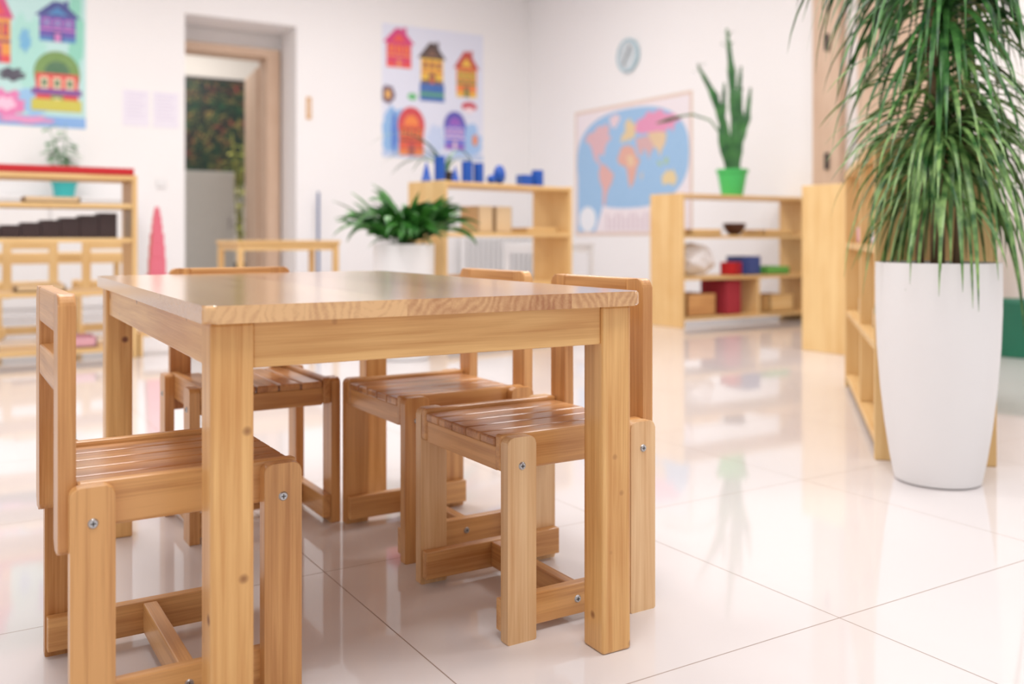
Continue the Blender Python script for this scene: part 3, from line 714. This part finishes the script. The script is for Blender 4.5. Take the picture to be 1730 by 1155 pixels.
# world map
mw, mh = 1.73, 1.24
def blob(pts): return [(u*mw, (1-v)*mh) for u, v in pts]
SEA = C(118, 178, 226)
sh = [(rc(0.03, 0.03, mw-0.03, mh-0.03), C(238, 226, 232)),
      (sup(mw*0.5, mh*0.58, mw*0.48, mh*0.375, 2.5), SEA), (blob([(0.03, 0.35), (0.30, 0.6), (0.26, 0.8), (0.2, 0.97), (0.03, 0.97)]), SEA),
      (sup(mw*0.125, mh*0.13, mw*0.08, mh*0.1, 2), C(236, 238, 244)),
      (blob([(0.10, 0.24), (0.13, 0.19), (0.19, 0.18), (0.22, 0.14), (0.27, 0.15), (0.30, 0.13), (0.33, 0.17), (0.32, 0.22), (0.35, 0.25), (0.31, 0.28), (0.29, 0.32), (0.28, 0.38), (0.25, 0.36), (0.22, 0.38), (0.24, 0.42), (0.27, 0.45), (0.24, 0.45), (0.19, 0.40), (0.17, 0.33), (0.15, 0.28)]), C(216, 160, 168)),
      (blob([(0.33, 0.09), (0.40, 0.07), (0.43, 0.11), (0.38, 0.18), (0.34, 0.15)]), C(226, 196, 206)),
      (blob([(0.25, 0.45), (0.29, 0.45), (0.33, 0.49), (0.37, 0.53), (0.35, 0.60), (0.32, 0.64), (0.30, 0.70), (0.29, 0.77), (0.27, 0.76), (0.27, 0.64), (0.24, 0.57), (0.23, 0.51)]), C(220, 150, 140)),
      (blob([(0.43, 0.29), (0.44, 0.24), (0.47, 0.22), (0.47, 0.15), (0.51, 0.12), (0.53, 0.16), (0.56, 0.17), (0.56, 0.24), (0.54, 0.28), (0.51, 0.27), (0.50, 0.31), (0.48, 0.27), (0.45, 0.30)]), C(222, 190, 120)),
      (blob([(0.42, 0.37), (0.44, 0.33), (0.48, 0.32), (0.54, 0.34), (0.56, 0.39), (0.58, 0.43), (0.60, 0.44), (0.57, 0.50), (0.56, 0.55), (0.54, 0.61), (0.51, 0.65), (0.50, 0.60), (0.49, 0.54), (0.48, 0.49), (0.45, 0.47), (0.42, 0.46), (0.40, 0.42)]), C(220, 146, 118)),
      (blob([(0.48, 0.40), (0.54, 0.40), (0.55, 0.47), (0.50, 0.49)]), C(226, 184, 130)), (blob([(0.60, 0.55), (0.62, 0.53), (0.61, 0.60)]), C(226, 184, 130)),
      (blob([(0.55, 0.22), (0.57, 0.15), (0.63, 0.13), (0.66, 0.09), (0.70, 0.11), (0.76, 0.09), (0.80, 0.13), (0.87, 0.14), (0.92, 0.19), (0.87, 0.21), (0.86, 0.27), (0.83, 0.23), (0.80, 0.26), (0.70, 0.25), (0.60, 0.25)]), C(224, 110, 166)),
      (blob([(0.66, 0.25), (0.75, 0.25), (0.81, 0.27), (0.80, 0.34), (0.77, 0.39), (0.76, 0.44), (0.74, 0.38), (0.68, 0.33)]), C(222, 184, 126)),
      (blob([(0.56, 0.28), (0.66, 0.27), (0.70, 0.33), (0.71, 0.37), (0.68, 0.40), (0.67, 0.45), (0.65, 0.38), (0.62, 0.36), (0.62, 0.40), (0.59, 0.41), (0.57, 0.34)]), C(206, 150, 150)),
      (blob([(0.73, 0.46), (0.76, 0.47), (0.78, 0.50), (0.75, 0.50)]), C(150, 190, 130)), (blob([(0.79, 0.45), (0.82, 0.44), (0.82, 0.49), (0.79, 0.49)]), C(150, 190, 130)),
      (blob([(0.77, 0.58), (0.80, 0.55), (0.82, 0.53), (0.84, 0.55), (0.86, 0.53), (0.89, 0.60), (0.87, 0.65), (0.83, 0.63), (0.78, 0.64)]), C(226, 196, 120)),
      (blob([(0.36, 0.86), (0.5, 0.84), (0.66, 0.86), (0.64, 0.88), (0.38, 0.88)]), C(236, 236, 242)),
      (rc(mw*0.27, mh*0.03, mw*0.97, mh*0.19), C(240, 226, 230))]
for i in range(16):
    sh.append((rc(mw*(0.30+0.041*i), mh*0.04, mw*(0.322+0.041*i), mh*(0.17-0.03*(i % 3 == 1))), C(214, 190, 200)))
def pale(c, k=0.18): return (c[0]*(1-k)+0.85*k, c[1]*(1-k)+0.85*k, c[2]*(1-k)+0.88*k, 1)
sh = [(p_, pale(c_)) for p_, c_ in sh]
art('world_map', mw, mh, sh, C(226, 200, 184), (WX-0.0025, 7.83, 0.625), -math.pi/2, 'world map poster in pale blue and pink on wall', 'map')
e = empty('wall_clock', (WX-0.001, 6.96, 2.30)); tag(e, 'round pale blue wall clock', 'clock')
RY = (0, -math.pi/2, 0)
lathe('clock_case', [(0.145, 0), (0.155, 0.01), (0.155, 0.03), (0.142, 0.035), (0.137, 0.026), (0, 0.026)], simple('pale_blue', C(176, 208, 220), 0.4), e, rot=RY)
lathe('clock_face', [(0, 0.0265), (0.135, 0.0265)], simple('pale_face', C(226, 236, 242), 0.5, 0.4, 9), e, rot=RY, cap=False)
bm = bmesh.new(); add_box(bm, 0.003, 0.014, 0.09, -0.030, 0.0, 0.04, 0.001); finish('clock_hand', bm, M_TERRA, e, rot=(0.5, 0, 0))
bm = bmesh.new(); add_box(bm, 0.003, 0.010, 0.11, -0.034, 0.0, 0.045, 0.001); finish('clock_hand', bm, M_TERRA, e, rot=(-2.6, 0, 0))

# hall: dark painting and grey cabinet
m, nt, B, N, L = new_mat('dark_canvas')
tc = N.new('ShaderNodeTexCoord'); wv = N.new('ShaderNodeTexNoise')
wv.inputs['Scale'].default_value = 7; wv.inputs['Distortion'].default_value = 3; wv.inputs['Detail'].default_value = 4; L.new(tc.outputs['Object'], wv.inputs['Vector'])
nz = N.new('ShaderNodeTexNoise'); nz.inputs['Scale'].default_value = 5; nz.inputs['Detail'].default_value = 4; L.new(tc.outputs['Object'], nz.inputs['Vector'])
rp = N.new('ShaderNodeValToRGB'); L.new(nz.outputs['Fac'], rp.inputs[0])
rp.color_ramp.elements[0].color = C(24, 84, 50); rp.color_ramp.elements[0].position = 0.40
rp.color_ramp.elements[1].color = C(150, 60, 56); rp.color_ramp.elements[1].position = 0.62
el = rp.color_ramp.elements.new(0.52); el.color = C(140, 130, 70)
rq = N.new('ShaderNodeValToRGB'); L.new(wv.outputs['Fac'], rq.inputs[0]); rq.color_ramp.elements[0].position = 0.48; rq.color_ramp.elements[1].position = 0.70
L.new(mixc(N, L, rq.outputs[0], C(20, 38, 32), rp.outputs[0]), B.inputs['Base Color'])
e = empty('framed_painting', (2.80, 12.13, 1.95)); tag(e, 'large dark painting with mottled colours in the hallway', 'painting')
box('canvas', 1.5, 0.02, 1.25, 0, 0, 0, m, e)
bm = bmesh.new()
for sx in (-1, 1): add_box(bm, 0.04, 0.04, 1.33, sx*0.77, 0, 0, 0.004)
for sz in (-1, 1): add_box(bm, 1.5, 0.04, 0.04, 0, 0, sz*0.645, 0.004)
finish('picture_frame', bm, M_TERRA, e)
e = empty('grey_cabinet', (2.1, 10.4, 0)); tag(e, 'pale grey waist-high cupboard in the hallway', 'cabinet')
box('body', 0.72, 0.4, 1.32, 0.36, 0.2, 0.66, M_GREY, e)
dd = box('door', 0.70, 0.018, 1.27, 0.36, -0.011, 0.66, M_GREY, e)
box('handle', 0.015, 0.02, 0.12, 0.3, -0.019, 0.1, M_SCREW, dd)

# ------------------------------------------------------------ light
w = bpy.data.worlds.new('World'); S.world = w; w.use_nodes = True
bg = w.node_tree.nodes['Background']; bg.inputs[0].default_value = (1.0, 0.985, 0.98, 1); bg.inputs[1].default_value = 0.8
def area(name, loc, rot, sx, sy, pw_, col=(1, 0.985, 0.975)):
    l = bpy.data.lights.new(name, 'AREA'); l.shape = 'RECTANGLE'; l.size = sx; l.size_y = sy; l.energy = pw_; l.color = col
    o = bpy.data.objects.new(name, l); COL.objects.link(o); o.location = loc; o.rotation_euler = rot
    tag(o, 'unseen area light added below the ceiling', 'fill light'); return o
for x in (0.2, 3.2):
    for y in (0.2, 3.2, 6.4):
        area('overhead_fill', (x, y, 3.28), (0, 0, 0), 1.2, 1.2, 45)  # fill lights added out of view to brighten the closed-in room, no fixtures
area('overhead_fill', (2.6, 10.9, 3.25), (0, 0, 0), 0.6, 0.6, 45)  # extra unseen light, added to lift the hallway behind the doorway

# ------------------------------------------------------------ camera
cam = bpy.data.cameras.new('camera'); co = bpy.data.objects.new('camera', cam); COL.objects.link(co); S.camera = co
co.location = (0, 0, 0.6); co.rotation_euler = (math.radians(90), 0, math.radians(-31.5))
cam.sensor_width = 36; cam.lens = 1600/1730*36; cam.shift_y = -(577.5-402)/1730
cam.clip_start = 0.02
cam.dof.use_dof = True; cam.dof.focus_distance = 1.4; cam.dof.aperture_fstop = 2.8
